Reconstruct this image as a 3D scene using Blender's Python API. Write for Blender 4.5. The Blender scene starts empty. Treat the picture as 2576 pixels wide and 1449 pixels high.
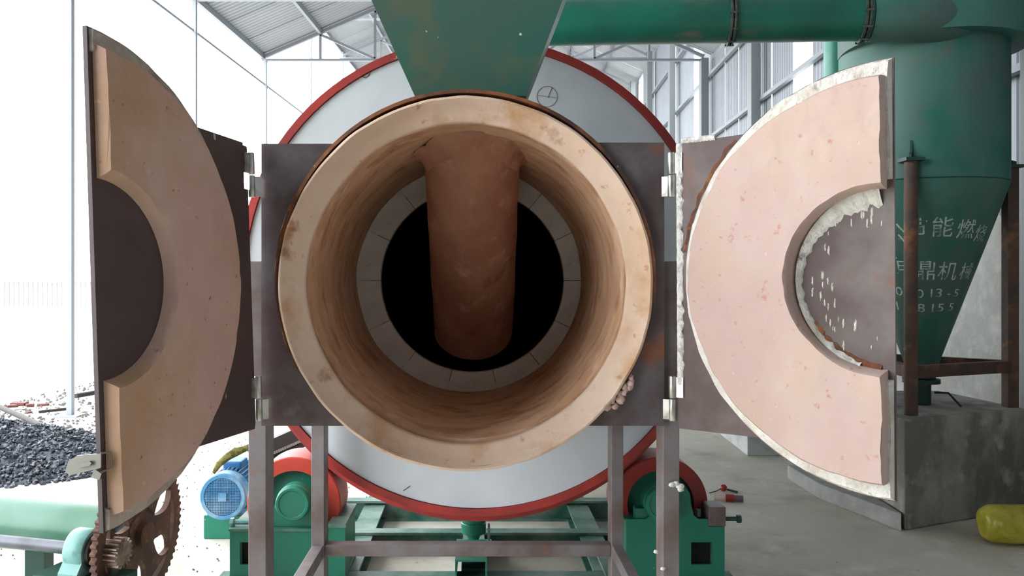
import bpy, math, random
from mathutils import Vector, noise, Matrix
random.seed(7)
R = math.radians
sc = bpy.context.scene
C = sc.collection

# ------------------------------------------------------------------ camera, world, light, exposure
F_PX, CX, CY, EYE = 2100.0, 1198.0, 703.0, 1.30
cam_d = bpy.data.cameras.new('camera'); cam = bpy.data.objects.new('camera', cam_d); C.objects.link(cam)
cam.location = (0, 0, EYE); cam.rotation_euler = (R(90), 0, 0)
cam_d.sensor_width = 36.0; cam_d.lens = 36.0*F_PX/2576.0
cam_d.shift_x = (1288.0-CX)/2576.0; cam_d.shift_y = -(724.5-CY)/2576.0
cam_d.clip_start = 0.05; cam_d.clip_end = 400
sc.camera = cam

w = bpy.data.worlds.new('overcast_sky'); sc.world = w; w.use_nodes = True
bg = w.node_tree.nodes['Background']; bg.inputs[0].default_value = (0.93, 0.97, 1.0, 1); bg.inputs[1].default_value = 8.4
sc.view_settings.view_transform = 'Standard'; sc.view_settings.look = 'None'
sc.view_settings.exposure = 0.0; sc.view_settings.gamma = 1.0; sc.view_settings.use_curve_mapping = False

# ------------------------------------------------------------------ helpers
def P(px, py, d): return Vector(((px-CX)/F_PX*d, d, EYE-(py-CY)/F_PX*d))
def srgb(r, g, b):
    f = lambda c: (c/255/12.92) if c/255 <= 0.04045 else ((c/255+0.055)/1.055)**2.4
    return (f(r), f(g), f(b), 1)

class MB:
    def __init__(s): s.v = []; s.f = []
    def add(s, vs, fs):
        b = len(s.v); s.v += [Vector(p) for p in vs]; s.f += [tuple(i+b for i in f) for f in fs]; return s
    def box(s, x0, x1, y0, y1, z0, z1):
        return s.add([(x0,y0,z0),(x1,y0,z0),(x1,y1,z0),(x0,y1,z0),(x0,y0,z1),(x1,y0,z1),(x1,y1,z1),(x0,y1,z1)],
                     [(0,3,2,1),(4,5,6,7),(0,1,5,4),(1,2,6,5),(2,3,7,6),(3,0,4,7)])
    def bar(s, a, b, wx, wz, up=(0,0,1)):
        a = Vector(a); b = Vector(b); d = (b-a).normalized(); u = Vector(up)
        if abs(d.dot(u)) > .95: u = Vector((0,1,0))
        r = d.cross(u).normalized(); u = r.cross(d)
        vs = []
        for p in (a, b):
            for sx, sz in ((-1,-1),(1,-1),(1,1),(-1,1)): vs.append(p + r*sx*wx/2 + u*sz*wz/2)
        return s.add(vs, [(0,3,2,1),(4,5,6,7),(0,1,5,4),(1,2,6,5),(2,3,7,6),(3,0,4,7)])
    def rings(s, rings, closed_ring=True, cap0=False, cap1=False, loop=False):
        n = len(rings[0]); b = len(s.v)
        for r in rings: s.v += [Vector(p) for p in r]
        m = len(rings); lim = m if loop else m-1
        for i in range(lim):
            j = (i+1) % m
            for k in range(n if closed_ring else n-1):
                k2 = (k+1) % n
                s.f.append((b+i*n+k, b+i*n+k2, b+j*n+k2, b+j*n+k))
        if cap0: s.f.append(tuple(b+k for k in reversed(range(n))))
        if cap1: s.f.append(tuple(b+(m-1)*n+k for k in range(n)))
        return s
    def tube(s, pts, rad, n=12, cap=True):
        pts = [Vector(p) for p in pts]; rg = []
        rr = rad if isinstance(rad, (list, tuple)) else [rad]*len(pts)
        pu = None
        for i, p in enumerate(pts):
            d = (pts[min(i+1, len(pts)-1)]-pts[max(i-1, 0)]).normalized()
            u = pu if pu else (Vector((0,0,1)) if abs(d.z) < .9 else Vector((0,1,0)))
            r = d.cross(u).normalized(); u = r.cross(d).normalized(); pu = u
            rg.append([p + (r*math.cos(2*math.pi*k/n)+u*math.sin(2*math.pi*k/n))*rr[i] for k in range(n)])
        return s.rings(rg, True, cap, cap)
    def lathe(s, o, axis, prof, n=48, cap0=False, cap1=False, a0=0, a1=None, loop=False):
        # prof: (radius, distance along axis)
        o = Vector(o); d = Vector(axis).normalized()
        u = Vector((0,0,1)) if abs(d.z) < .9 else Vector((1,0,0))
        r = d.cross(u).normalized(); u = r.cross(d).normalized()
        full = a1 is None
        ang = [2*math.pi*k/n for k in range(n)] if full else [a0+(a1-a0)*k/n for k in range(n+1)]
        rg = [[o + d*h + (r*math.cos(a)+u*math.sin(a))*q for a in ang] for q, h in prof]
        s.rings(rg, full, cap0, cap1, loop)
        if loop and not full:
            b = len(s.v)-len(rg)*len(ang); na = len(ang)
            s.f.append(tuple(b+i*na for i in range(len(rg))))
            s.f.append(tuple(b+i*na+na-1 for i in reversed(range(len(rg)))))
        return s
    def prism(s, poly, ax_u, ax_v, o, n, t):
        # polygon in (u,v), extruded along n by t
        o = Vector(o); ax_u = Vector(ax_u); ax_v = Vector(ax_v); n = Vector(n)
        m = len(poly); a = [o+ax_u*p+ax_v*q for p, q in poly]; b = [p+n*t for p in a]
        return s.add(a+b, [tuple(reversed(range(m))), tuple(range(m, 2*m))] + [(i, (i+1) % m, m+(i+1) % m, m+i) for i in range(m)])
    def blob(s, c, r, n=8, m=5, squash=(1,1,1), jit=.15, seed=0):
        c = Vector(c); rg = []
        for i in range(1, m):
            th = math.pi*i/m; row = []
            for k in range(n):
                a = 2*math.pi*k/n; q = Vector((math.sin(th)*math.cos(a), math.sin(th)*math.sin(a), math.cos(th)))
                f = r*(1+jit*noise.noise(q*2.3+Vector((seed*7.1, seed*3.3, 0))))
                row.append(c+Vector((q.x*squash[0], q.y*squash[1], q.z*squash[2]))*f)
            rg.append(row)
        b = len(s.v); s.rings(rg)
        t = len(s.v); s.v += [c+Vector((0,0,r*squash[2])), c-Vector((0,0,r*squash[2]))]
        for k in range(n):
            s.f.append((t, b+(k+1) % n, b+k)); s.f.append((t+1, b+(m-2)*n+k, b+(m-2)*n+(k+1) % n))
        return s
    def jitter(s, amp, scale, seed=0.0):
        for i, p in enumerate(s.v): s.v[i] = p + noise.noise_vector(p*scale+Vector((seed, seed*1.7, 3)))*amp
        return s

WLOC = {}
def wloc(o): return WLOC.get(o.name, Vector((0,0,0)))
def build(name, mb, mat, parent=None, smooth=30, label=None, bevel=0, origin=None):
    lo = Vector((min(p.x for p in mb.v), min(p.y for p in mb.v), min(p.z for p in mb.v)))
    hi = Vector((max(p.x for p in mb.v), max(p.y for p in mb.v), max(p.z for p in mb.v)))
    c = origin if origin is not None else (lo+hi)/2
    if parent is None and origin is None: c = Vector((c.x, c.y, lo.z))
    me = bpy.data.meshes.new(name); me.from_pydata([tuple(p-c) for p in mb.v], [], mb.f); me.validate()
    import bmesh as _b
    bm = _b.new(); bm.from_mesh(me); _b.ops.recalc_face_normals(bm, faces=bm.faces); bm.to_mesh(me); bm.free()
    me.materials.append(mat)
    if smooth:
        me.shade_smooth(); me.set_sharp_from_angle(angle=R(smooth))
    o = bpy.data.objects.new(name, me); C.objects.link(o); WLOC[o.name] = c
    if parent is not None:
        o.parent = parent; o.location = c-wloc(parent)
    else: o.location = c
    if bevel:
        b = o.modifiers.new('bevel', 'BEVEL'); b.width = bevel; b.segments = 2; b.limit_method = 'ANGLE'; b.angle_limit = R(40)
    if label: o['label'] = label
    return o
def thing(name, label, cat, loc, group=None):
    o = bpy.data.objects.new(name, None); C.objects.link(o); o.location = loc; o.empty_display_size = .1
    WLOC[o.name] = Vector(loc); return tag(o, label, cat, group)
def tag(o, label, cat, group=None, kind=None):
    o['label'] = label; o['category'] = cat
    if group: o['group'] = group
    if kind: o['kind'] = kind
    return o
def struct(name, loc=(0,0,0)):
    o = bpy.data.objects.new(name, None); C.objects.link(o); o.location = loc; WLOC[o.name] = Vector(loc)
    o['kind'] = 'structure'; return o
def put(o, loc, parent):
    c = o.copy(); C.objects.link(c); c.parent = parent; c.location = Vector(loc)-wloc(parent); WLOC[c.name] = Vector(loc); return c

# ------------------------------------------------------------------ materials
def M(name, base, rough=.6, metal=0, layers=(), bump=0, bscale=40, coord='Object', spec=None):
    """layers: (colour, noise scale (float or xyz), threshold, softness, detail) mixed over the base in order"""
    m = bpy.data.materials.new(name); m.use_nodes = True; nt = m.node_tree; N = nt.nodes; L = nt.links
    b = N['Principled BSDF']; b.inputs['Roughness'].default_value = rough; b.inputs['Metallic'].default_value = metal
    if spec is not None: b.inputs['Specular IOR Level'].default_value = spec
    tc = N.new('ShaderNodeTexCoord'); src = tc.outputs['Object']
    if coord == 'Cyl':                    # angle about the local Y axis, depth, radius
        sp = N.new('ShaderNodeSeparateXYZ'); L.new(src, sp.inputs[0])
        at = N.new('ShaderNodeMath'); at.operation = 'ARCTAN2'; L.new(sp.outputs['X'], at.inputs[0]); L.new(sp.outputs['Z'], at.inputs[1])
        ab = N.new('ShaderNodeMath'); ab.operation = 'ABSOLUTE'; 
        sn = N.new('ShaderNodeMath'); sn.operation = 'SINE'; L.new(at.outputs[0], sn.inputs[0])
        cs = N.new('ShaderNodeMath'); cs.operation = 'COSINE'; L.new(at.outputs[0], cs.inputs[0])
        ln = N.new('ShaderNodeVectorMath'); ln.operation = 'LENGTH'
        cr = N.new('ShaderNodeCombineXYZ'); L.new(sp.outputs['X'], cr.inputs[0]); L.new(sp.outputs['Z'], cr.inputs[2]); L.new(cr.outputs[0], ln.inputs[0])
        dd = N.new('ShaderNodeMath'); dd.operation = 'SUBTRACT'; L.new(sp.outputs['Y'], dd.inputs[0]); L.new(ln.outputs['Value'], dd.inputs[1])
        cv = N.new('ShaderNodeCombineXYZ'); L.new(sn.outputs[0], cv.inputs[0]); L.new(dd.outputs[0], cv.inputs[1]); L.new(cs.outputs[0], cv.inputs[2])
        src = cv.outputs[0]
    col = None
    prev = N.new('ShaderNodeRGB'); prev.outputs[0].default_value = base; prev = prev.outputs[0]
    for i, (c, s, th, so, de) in enumerate(layers):
        mp = N.new('ShaderNodeMapping'); L.new(src, mp.inputs[0])
        mp.inputs['Location'].default_value = (i*3.7, i*1.3, i*2.1)
        mp.inputs['Scale'].default_value = (s, s, s) if not isinstance(s, tuple) else s
        n = N.new('ShaderNodeTexNoise'); n.inputs['Scale'].default_value = 1; n.inputs['Detail'].default_value = de; n.inputs['Roughness'].default_value = .6
        L.new(mp.outputs[0], n.inputs['Vector'])
        mr = N.new('ShaderNodeMapRange'); mr.inputs['From Min'].default_value = th-so; mr.inputs['From Max'].default_value = th+so
        L.new(n.outputs['Fac'], mr.inputs['Value'])
        mx = N.new('ShaderNodeMix'); mx.data_type = 'RGBA'; L.new(mr.outputs[0], mx.inputs['Factor'])
        L.new(prev, mx.inputs['A']); mx.inputs['B'].default_value = c; prev = mx.outputs['Result']
    L.new(prev, b.inputs['Base Color'])
    if bump:
        n = N.new('ShaderNodeTexNoise'); n.inputs['Scale'].default_value = bscale; n.inputs['Detail'].default_value = 6
        L.new(tc.outputs['Object'], n.inputs['Vector'])
        bp = N.new('ShaderNodeBump'); bp.inputs['Strength'].default_value = bump; bp.inputs['Distance'].default_value = .01
        L.new(n.outputs['Fac'], bp.inputs['Height']); L.new(bp.outputs[0], b.inputs['Normal'])
    return m

m_pink = M('pink_refractory', srgb(207,182,173), .75, layers=[(srgb(202,172,164), 5, .5, .16, 3), (srgb(204,178,154), 4, .58, .12, 4), (srgb(196,142,134), 45, .70, .05, 2), (srgb(222,198,186), 90, .74, .04, 2)], bump=.35, bscale=28)
m_pink_dim = M('shaded_pink_refractory', srgb(202,172,158), .8, layers=[(srgb(196,160,149), 5, .5, .15, 3), (srgb(186,150,120), 3.5, .56, .12, 4), (srgb(160,108,92), 45, .72, .04, 2), (srgb(214,186,166), 30, .73, .04, 3)], bump=.3, bscale=24)  # left door's copy of the pink refractory, shade mixed into its colour
m_lining = M('cream_refractory_lining', srgb(210,172,142), .75, layers=[(srgb(190,148,116), (2.2, 16, 2.2), .50, .14, 4), (srgb(158,112,76), (3.0, 12, 3.0), .62, .10, 5), (srgb(216,186,160), (4,18,4), .64, .08, 4), (srgb(130,86,54), (4, 24, 4), .72, .06, 4)], bump=.3, bscale=22, coord='Cyl')
m_mouth = M('pale_mouth_refractory', srgb(226,200,180), .75, layers=[(srgb(218,186,160), 4, .52, .14, 4), (srgb(200,158,120), (6,6,6), .60, .08, 5), (srgb(160,110,66), (7,7,7), .68, .05, 5), (srgb(196,150,128), (30,30,30), .68, .04, 3)], bump=.35, bscale=26)
m_feed = M('fired_clay_coating', srgb(178,132,110), .85, layers=[(srgb(158,108,88), 5, .52, .14, 4), (srgb(192,152,130), 12, .66, .08, 4), (srgb(118,76,62), 8, .70, .08, 4)], bump=.6, bscale=30)
m_ins = M('white_insulation', srgb(232,230,224), .9, layers=[(srgb(206,198,186), 14, .55, .12, 4), (srgb(150,146,142), 30, .68, .06, 4)], bump=.9, bscale=60)
m_ringblk = M('grey_castable', srgb(240,239,234), .85, layers=[(srgb(222,219,212), 8, .5, .15, 4), (srgb(120,104,92), 24, .72, .05, 4)], bump=.35, bscale=30)
m_core = M('dark_brown_plate', srgb(90,72,70), .5, layers=[(srgb(88,70,68), 5, .5, .1, 3), (srgb(126,118,115), 3, .58, .12, 5), (srgb(128,78,52), 5, .68, .07, 4), (srgb(205,200,194), (30, 30, 16), .745, .02, 3)], bump=.15, bscale=20, spec=.4)
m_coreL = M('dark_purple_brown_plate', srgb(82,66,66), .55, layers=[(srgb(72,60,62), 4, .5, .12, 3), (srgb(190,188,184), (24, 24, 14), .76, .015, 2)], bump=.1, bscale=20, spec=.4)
m_plate = M('bluish_mill_steel', srgb(106,99,103), .42, .3, layers=[(srgb(84,68,68), 5, .5, .12, 4), (srgb(120,112,112), 7, .64, .08, 5), (srgb(146,84,44), 6, .68, .08, 5)], bump=.15, bscale=25)
m_rim = M('rusty_shell_steel', srgb(84,54,44), .6, .2, layers=[(srgb(150,92,52), 7, .55, .1, 5), (srgb(60,46,44), 9, .6, .08, 4), (srgb(190,184,176), 40, .72, .04, 3)], bump=.3, bscale=40)
m_rust = M('orange_rust', srgb(124,74,44), .85, layers=[(srgb(90,60,48), 20, .5, .1, 4), (srgb(150,96,54), 40, .62, .08, 3)], bump=.5, bscale=60)
m_leg = M('grey_brown_steel', srgb(128,122,124), .5, .25, layers=[(srgb(108,92,88), 6, .52, .12, 4), (srgb(140,96,74), 9, .68, .06, 4)], bump=.12, bscale=30)
m_knuckle = M('bare_steel', srgb(205,203,198), .32, .85, layers=[(srgb(150,146,140), 20, .6, .1, 3)])
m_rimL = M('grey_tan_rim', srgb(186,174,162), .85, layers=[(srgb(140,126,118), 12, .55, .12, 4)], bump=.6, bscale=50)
m_cement = M('white_cement', srgb(236,236,232), .8, layers=[(srgb(196,190,184), 40, .6, .08, 3)], bump=.8, bscale=80)
def green(name, a, dust, thr=.52): return M(name, a, .42, layers=[(dust, 3, thr, .16, 5), (srgb(40,70,62), 7, .68, .06, 5), (srgb(190,205,196), 50, .765, .015, 2)], bump=.06, bscale=30)
m_green = green('green_paint', srgb(16,120,96), srgb(44,120,102), .58)
m_green_dull = green('dusty_green_paint', srgb(52,122,108), srgb(98,122,108), .48)
m_green_hop = M('hopper_green_paint', srgb(44,98,86), .45, layers=[(srgb(74,94,82), 2.2, .48, .16, 4), (srgb(102,98,70), 3, .66, .1, 4), (srgb(16,90,76), 5, .66, .08, 4), (srgb(210,220,214), 60, .77, .012, 2)], bump=.05)
m_green_cyc = M('cyclone_green_paint', srgb(60,114,102), .55, layers=[(srgb(76,100,92), 2.0, .5, .14, 4), (srgb(30,104,88), 2.6, .6, .08, 3), (srgb(98,98,88), 3, .68, .08, 4)], bump=.05)
m_green_duct = M('duct_green_paint', srgb(10,100,80), .35, layers=[(srgb(22,84,70), 2.2, .5, .12, 4), (srgb(96,92,78), (3, 8, 8), .66, .08, 5), (srgb(180,208,196), 30, .76, .02, 3)], bump=.05)
m_green_base = M('dusty_base_green', srgb(34,96,80), .6, layers=[(srgb(120,142,132), 5, .52, .14, 4)], bump=.1)
m_green_pale = M('pale_green_pipe_paint', srgb(52,126,108), .35, layers=[(srgb(84,148,132), 3, .55, .12, 3)])
m_green_tube = M('yellowed_green_paint', srgb(56,116,90), .4, layers=[(srgb(92,138,118), 3, .5, .14, 3), (srgb(104,124,60), 4, .66, .08, 4)])
m_dark_flange = M('sooty_flange', srgb(58,60,54), .6, layers=[(srgb(110,104,92), 20, .58, .1, 4)], bump=.4, bscale=60)
m_white = M('white_drum_sheet', srgb(206,212,218), .55, layers=[(srgb(194,200,206), 2.5, .5, .14, 3), (srgb(150,150,150), 28, .78, .02, 3)], bump=.04)
m_red = M('red_oxide_paint', srgb(168,52,46), .5, layers=[(srgb(140,46,42), 5, .52, .12, 4), (srgb(186,150,140), 30, .75, .03, 3)])
m_redor = M('orange_red_paint', srgb(196,66,48), .5, layers=[(srgb(176,52,40), 6, .55, .12, 3)])
m_dark = M('sooty_drum_inside', srgb(112,102,118), .7)
m_hole = M('hollow_shade_black', srgb(20,26,24), .9)  # near-black colour standing in for the shade inside open sections
m_blue = M('blue_motor_enamel', srgb(74,140,186), .4, layers=[(srgb(150,180,200), 6, .56, .12, 4)])
m_blue_d = M('blue_fan_mesh', srgb(40,104,156), .5)
m_conc = M('concrete', srgb(166,166,162), .9, layers=[(srgb(148,147,142), 3, .5, .14, 5), (srgb(178,178,174), 7, .6, .1, 4)], bump=.4, bscale=30)
m_pier = M('damp_concrete', srgb(160,158,150), .88, layers=[(srgb(118,117,110), (3, 3, 2), .5, .08, 5), (srgb(176,175,168), 7, .64, .08, 4)], bump=.4, bscale=30)
m_kerb = M('pale_concrete', srgb(196,198,198), .9, layers=[(srgb(170,170,166), 6, .55, .12, 4)], bump=.3, bscale=30)
m_floor = M('concrete_floor', srgb(208,203,190), .9, layers=[(srgb(190,185,170), 1.1, .5, .16, 6), (srgb(164,158,144), 2.3, .62, .1, 6), (srgb(216,212,203), 4, .64, .1, 5), (srgb(104,100,90), 26, .72, .04, 4)], bump=.4, bscale=18)
m_ground = M('pale_ground', srgb(205,203,196), .95, layers=[(srgb(180,176,166), 3, .55, .1, 5)], bump=.5, bscale=12)
m_sheet = M('galvanised_sheet', srgb(134,139,148), .5, .1, layers=[(srgb(124,129,139), .8, .5, .2, 3)])
m_roof = M('roof_sheet', srgb(160,164,169), .5, .1, layers=[(srgb(148,152,158), .7, .5, .2, 3)])
m_steelp = M('grey_painted_steel', srgb(132,136,146), .5, .1)
m_col = M('pale_column_paint', srgb(150,156,166), .5, .05)
m_colr = M('grey_column_paint', srgb(118,125,128), .5, .05)
m_brace = M('grey_girt_paint', srgb(128,134,142), .5, .1)
m_coal = M('coal', srgb(58,62,72), .5, layers=[(srgb(90,96,108), 14, .55, .1, 3), (srgb(34,36,44), 30, .6, .08, 3)], bump=.6, bscale=50)
m_stone = M('grey_stone', srgb(120,116,112), .9, layers=[(srgb(90,86,84), 20, .5, .2, 2)])
m_brick = M('red_brick', srgb(112,72,66), .9, layers=[(srgb(96,60,56), 20, .5, .2, 2)])
m_rod = M('dark_rod', srgb(48,42,40), .7, .2)
m_gear = M('rusty_gear', srgb(98,70,56), .7, .2, layers=[(srgb(74,54,46), 12, .52, .1, 4), (srgb(128,92,70), 20, .65, .08, 3)], bump=.3, bscale=50)
m_shaft = M('grey_shaft', srgb(104,107,116), .4, .3, layers=[(srgb(88,90,98), 10, .55, .1, 3)])
m_bear = M('bearing_block_paint', srgb(120,168,164), .45, layers=[(srgb(80,130,124), 12, .58, .08, 3)])
m_bdark = M('black_grease', srgb(36,32,30), .4)
m_dgreen = M('dark_green_stand', srgb(28,68,58), .5)
m_teeth = M('worn_pinion_steel', srgb(160,140,126), .45, .5, layers=[(srgb(110,88,76), 20, .55, .1, 3)])
m_latch = M('zinc_latch', srgb(128,127,120), .4, .5)
m_yel = M('yellow_sack_plastic', srgb(196,186,70), .3, layers=[(srgb(160,150,46), 9, .5, .12, 4), (srgb(222,214,130), 12, .64, .08, 3)], bump=.5, bscale=18)
m_straw = M('straw_rope', srgb(128,124,66), .9, layers=[(srgb(92,90,44), 60, .52, .06, 3)], bump=.4, bscale=80)
m_guard = M('brown_guard', srgb(40,28,27), .6)
m_chain = M('greasy_chain', srgb(150,140,136), .45, .5)
m_letter = M('stencil_white', srgb(196,206,200), .7, layers=[(srgb(110,140,130), 30, .6, .08, 3)])
m_chalk = M('scribed_line', srgb(120,70,90), .8)
m_black = M('black_wire', srgb(40,38,40), .5)
m_redp = M('red_plastic', srgb(150,44,36), .4)
m_mauve = M('mauve_metal', srgb(120,92,100), .5)
m_fence = M('fence_white', srgb(225,225,222), .8)
m_fbar = M('fence_bar_grey', srgb(128,124,122), .8)
m_skin = bpy.data.materials.new('translucent_sheet'); m_skin.use_nodes = True
_n = m_skin.node_tree; _p = _n.nodes['Principled BSDF']; _n.nodes.remove(_p)
_t = _n.nodes.new('ShaderNodeBsdfTranslucent'); _t.inputs[0].default_value = (.85,.9,.92,1)
_tr = _n.nodes.new('ShaderNodeBsdfTransparent'); _mx = _n.nodes.new('ShaderNodeMixShader'); _mx.inputs[0].default_value = .6
_n.links.new(_t.outputs[0], _mx.inputs[1]); _n.links.new(_tr.outputs[0], _mx.inputs[2]); _n.links.new(_mx.outputs[0], _n.nodes['Material Output'].inputs[0])

# ------------------------------------------------------------------ the shed (its long axis leans SH to the right with depth)
SH = .0548
WR, WL = 3.18, -4.30                 # inner face of the right wall, line of the left columns (at depth 0)
D0, D1, D2 = -9.0, 14.0, 32.0        # near end, step in the roof, far end
ZA, ZB = 4.95, 6.70                  # eaves of the low and the tall part
PITCH = .43
MID = (WR+WL)/2
def S(t, d, z): return Vector((t+SH*d, d, z))

fl = MB(); nx, ny = 24, 60
for j in range(ny+1):
    for i in range(nx+1):
        d = D0-.5+(D2-D0+.5)*j/ny; t = WL-.35+(WR+.3-WL+.35)*i/nx
        fl.v.append(S(t, d, 0))
for j in range(ny):
    for i in range(nx):
        a = j*(nx+1)+i; fl.f.append((a, a+1, a+nx+2, a+nx+1))
floor = build('floor', fl, m_floor, origin=Vector((0,0,0))); floor['kind'] = 'structure'
g = MB(); g.add([(-90,-40,-.03),(60,-40,-.03),(60,120,-.03),(-90,120,-.03)], [(0,1,2,3)])
ground = build('ground', g, m_ground, origin=Vector((0,0,-.03))); ground['kind'] = 'structure'

def corrugated(width, length, pitch, depth, along, up, out, groove=False):
    """one sheet: width runs along `along`, ribs run along `up`, profile height along `out`"""
    along = Vector(along); up = Vector(up); out = Vector(out); mb = MB(); row = []
    n = int(round(width/pitch))
    for k in range(n):
        for fx, h in ((0,0),(.25,0),(.40,1),(.85,1)): row.append(((k+fx)*pitch, h*depth))
    if groove: row[-1] = ((n-.5)*pitch, depth); row += [((n-.4)*pitch, 0), ((n-.16)*pitch, 0), ((n-.10)*pitch, -.045), ((n-.02)*pitch, -.045)]
    row.append((n*pitch, 0))
    for sgn in (0, 1):
        for a, h in row: mb.v.append(along*a+out*h+up*length*sgn)
    m = len(row)
    for i in range(m-1): mb.f.append((i, i+1, m+i+1, m+i))
    return mb

# right wall: concrete base, then one sheet after the other
wall = struct('wall_right', S(WR, 0, 0))
cb = MB()
for a, b in ((D0, 14.0), (14.0, D2)):
    p = [S(WR-.04, a, 0), S(WR+.2, a, 0), S(WR+.2, b, 0), S(WR-.04, b, 0)]
    q = [v+Vector((0,0,1.72)) for v in p]
    cb.add(p+q, [(0,3,2,1),(4,5,6,7),(0,1,5,4),(1,2,6,5),(2,3,7,6),(3,0,4,7)])
build('concrete_base', cb, m_conc, wall)
def panel_run(h, d_list, name, mat, z0=1.72, width=.9):
    mb = corrugated(width, h, width/9, .010, (SH,1,0), (0,0,1), (-1,0,0), True)
    first = None
    for d in d_list:
        loc = S(WR+.03+random.uniform(-.006,.006), d, z0)
        if first is None:
            first = build(name, mb, mat, wall, smooth=0, origin=Vector((0,0,0)))
            first.location = loc-wloc(wall); WLOC[first.name] = loc
        else: put(first, loc, wall)
gaps = [(9.2, 9.9), (14.75, 15.55), (22.1, 22.9)]
def runs(a, b, wd=.9):
    out = []; d = a
    while d < b-.2:
        gp = [g_ for g_ in gaps if d+wd > g_[0]+.05 and d < g_[1]-.05]
        if gp: d = gp[0][1]; 
        else: out.append(d); d += wd+.004
    return out
def clean(a, b):
    segs = []; cur = a
    for g0, g1 in sorted(gaps):
        if a <= g0 < b: segs.append((cur, g0)); cur = g1
    segs.append((cur, b)); return segs
for (a, b) in clean(D0, D1):
    n = max(1, round((b-a)/.9)); panel_run(ZA-1.72+.12, [a+(b-a)*k/n for k in range(n)], 'wall_panel', m_sheet, width=(b-a)/n if abs((b-a)/n-.9) < .3 else .9)
for (a, b) in clean(D1, D2):
    n = max(1, round((b-a)/.9)); panel_run(ZB-1.72+.12, [a+(b-a)*k/n for k in range(n)], 'wall_panel', m_sheet, width=(b-a)/n if abs((b-a)/n-.9) < .3 else .9)
for i, (g0, g1) in enumerate(gaps):
    mb = MB(); h = (ZA if g0 < D1 else ZB)+.1
    mb.add([S(WR+.05, g0, 1.72), S(WR+.05, g1, 1.72), S(WR+.05, g1, h), S(WR+.05, g0, h)], [(0,1,2,3)])
    o = build('window_%d' % (i+1), mb, m_skin, smooth=0); o['kind'] = 'structure'
# girts on the wall, bay by bay
COLS = [-1.11, 1.91, 4.93, 7.95, 10.97, 14.0, 17.0, 20.0, 23.0, 26.0, 29.0]
for z in (2.63, 3.66, 4.70, 5.75):
    for k in range(len(COLS)-1):
        if z > ZA and COLS[k] < D1-.1: continue
        mb = MB(); mb.bar(S(WR-.05, COLS[k]+.06, z), S(WR-.05, COLS[k+1]-.06, z), .055, .05)
        build('girt', mb, m_brace, wall, smooth=0)
# far end wall
wf = struct('wall_far', S(0, D2, 0))
mb = corrugated(.9, ZB+1.7, .15, .022, (1,0,0), (0,0,1), (0,-1,0)); first = None
for k in range(9):
    loc = S(WL+k*.86, D2, 0)
    if first is None:
        first = build('wall_panel', mb, m_sheet, wf, smooth=0, origin=Vector((0,0,0))); first.location = loc-wloc(wf)
    else: put(first, loc, wf)

wlf = struct('wall_left_added', S(WL, D0, 0))  # unseen, added behind the camera to keep light out of the bore
mb = corrugated(.9, ZA+.1, .15, .022, (SH,1,0), (0,0,1), (1,0,0)); first = None
LEND = -2.3
for k in range(int((LEND-D0)/.9)):
    loc = S(WL-.02, D0+k*.9, 0)
    if first is None:
        first = build('wall_panel', mb, m_sheet, wlf, smooth=0, origin=Vector((0,0,0))); first.location = loc-wloc(wlf)
    else: put(first, loc, wlf)
wn = struct('wall_near_added', S(0, D0, 0))  # unseen end wall, added so daylight enters from the left only
mb = corrugated(.9, ZA+1.6, .15, .022, (1,0,0), (0,0,1), (0,1,0)); first = None
for k in range(9):
    loc = S(WL+k*.86, D0, 0)
    if first is None:
        first = build('wall_panel', mb, m_sheet, wn, smooth=0, origin=Vector((0,0,0))); first.location = loc-wloc(wn)
    else: put(first, loc, wn)
# columns
def column(t, d, h, label, sgn):
    o = thing('steel_column', label, 'column', S(t, d, 0), 'steel columns of the shed')
    X = S(t,d,0).x; mb2 = MB(); hw = .026 if t < 0 else .062
    mb2.box(X-hw, X+hw, d-hw*1.2, d+hw*1.2, .012, h)
    build('post', mb2, m_col if t < 0 else m_colr, o, smooth=0, bevel=.004)
    bp = MB(); bp.box(S(t,d,0).x-.11, S(t,d,0).x+.11, d-.11, d+.11, 0, .014); build('base_plate', bp, m_col if t < 0 else m_colr, o, smooth=0)
    return o
ordl = ['nearest', 'second', 'third', 'fourth', 'fifth', 'sixth', 'seventh', 'eighth', 'ninth', 'tenth', 'eleventh']
vis = [d for d in COLS if d > 7]
for i, d in enumerate(vis):
    h = ZA if d <= D1+.1 else ZB
    column(WL, d, h+.05, 'pale steel column on the open left side of the shed, %s in view from the front' % ordl[i], -1)
    column(WR-.13, d, h+.05, 'grey steel column against the corrugated right wall, %s in view from the front' % ordl[i], 1)
for d in COLS[:3]:
    for t in (WL, WR-.13): column(t, d, ZA+.05, 'pale steel column carrying the near end of the shed roof', 0)

# roof
ceil = struct('ceiling', S(MID, 0, ZA))
def roof(d0, d1, zeave):
    half = (WR-WL)/2+.12; sl = half*math.sqrt(1+PITCH**2)
    for sgn in (-1, 1):
        up = Vector((-sgn, 0, PITCH)).normalized()
        out = Vector((sgn*PITCH, 0, 1)).normalized()
        n = round((d1-d0)/.9)
        mb = corrugated(.9, sl, .1, .02, (SH,1,0), up, out); first = None
        for k in range(n):
            d = d0+(d1-d0)*k/n
            loc = S(MID+sgn*half, d, zeave+.1)+Vector((0,0,random.uniform(-.004,.004)))
            if first is None:
                first = build('roof_sheet', mb, m_roof, ceil, smooth=0, origin=Vector((0,0,0))); first.location = loc-wloc(ceil); WLOC[first.name] = loc
            else: put(first, loc, ceil)
        for q in (0.02, .27, .52, .77, .98):
            t = MID+sgn*half*(1-q); z = zeave+.1+q*half*PITCH-.045
            mb = MB(); mb.bar(S(t, d0+.02, z), S(t, d1-.02, z), .05, .08); build('purlin', mb, m_steelp, ceil, smooth=0)
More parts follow.
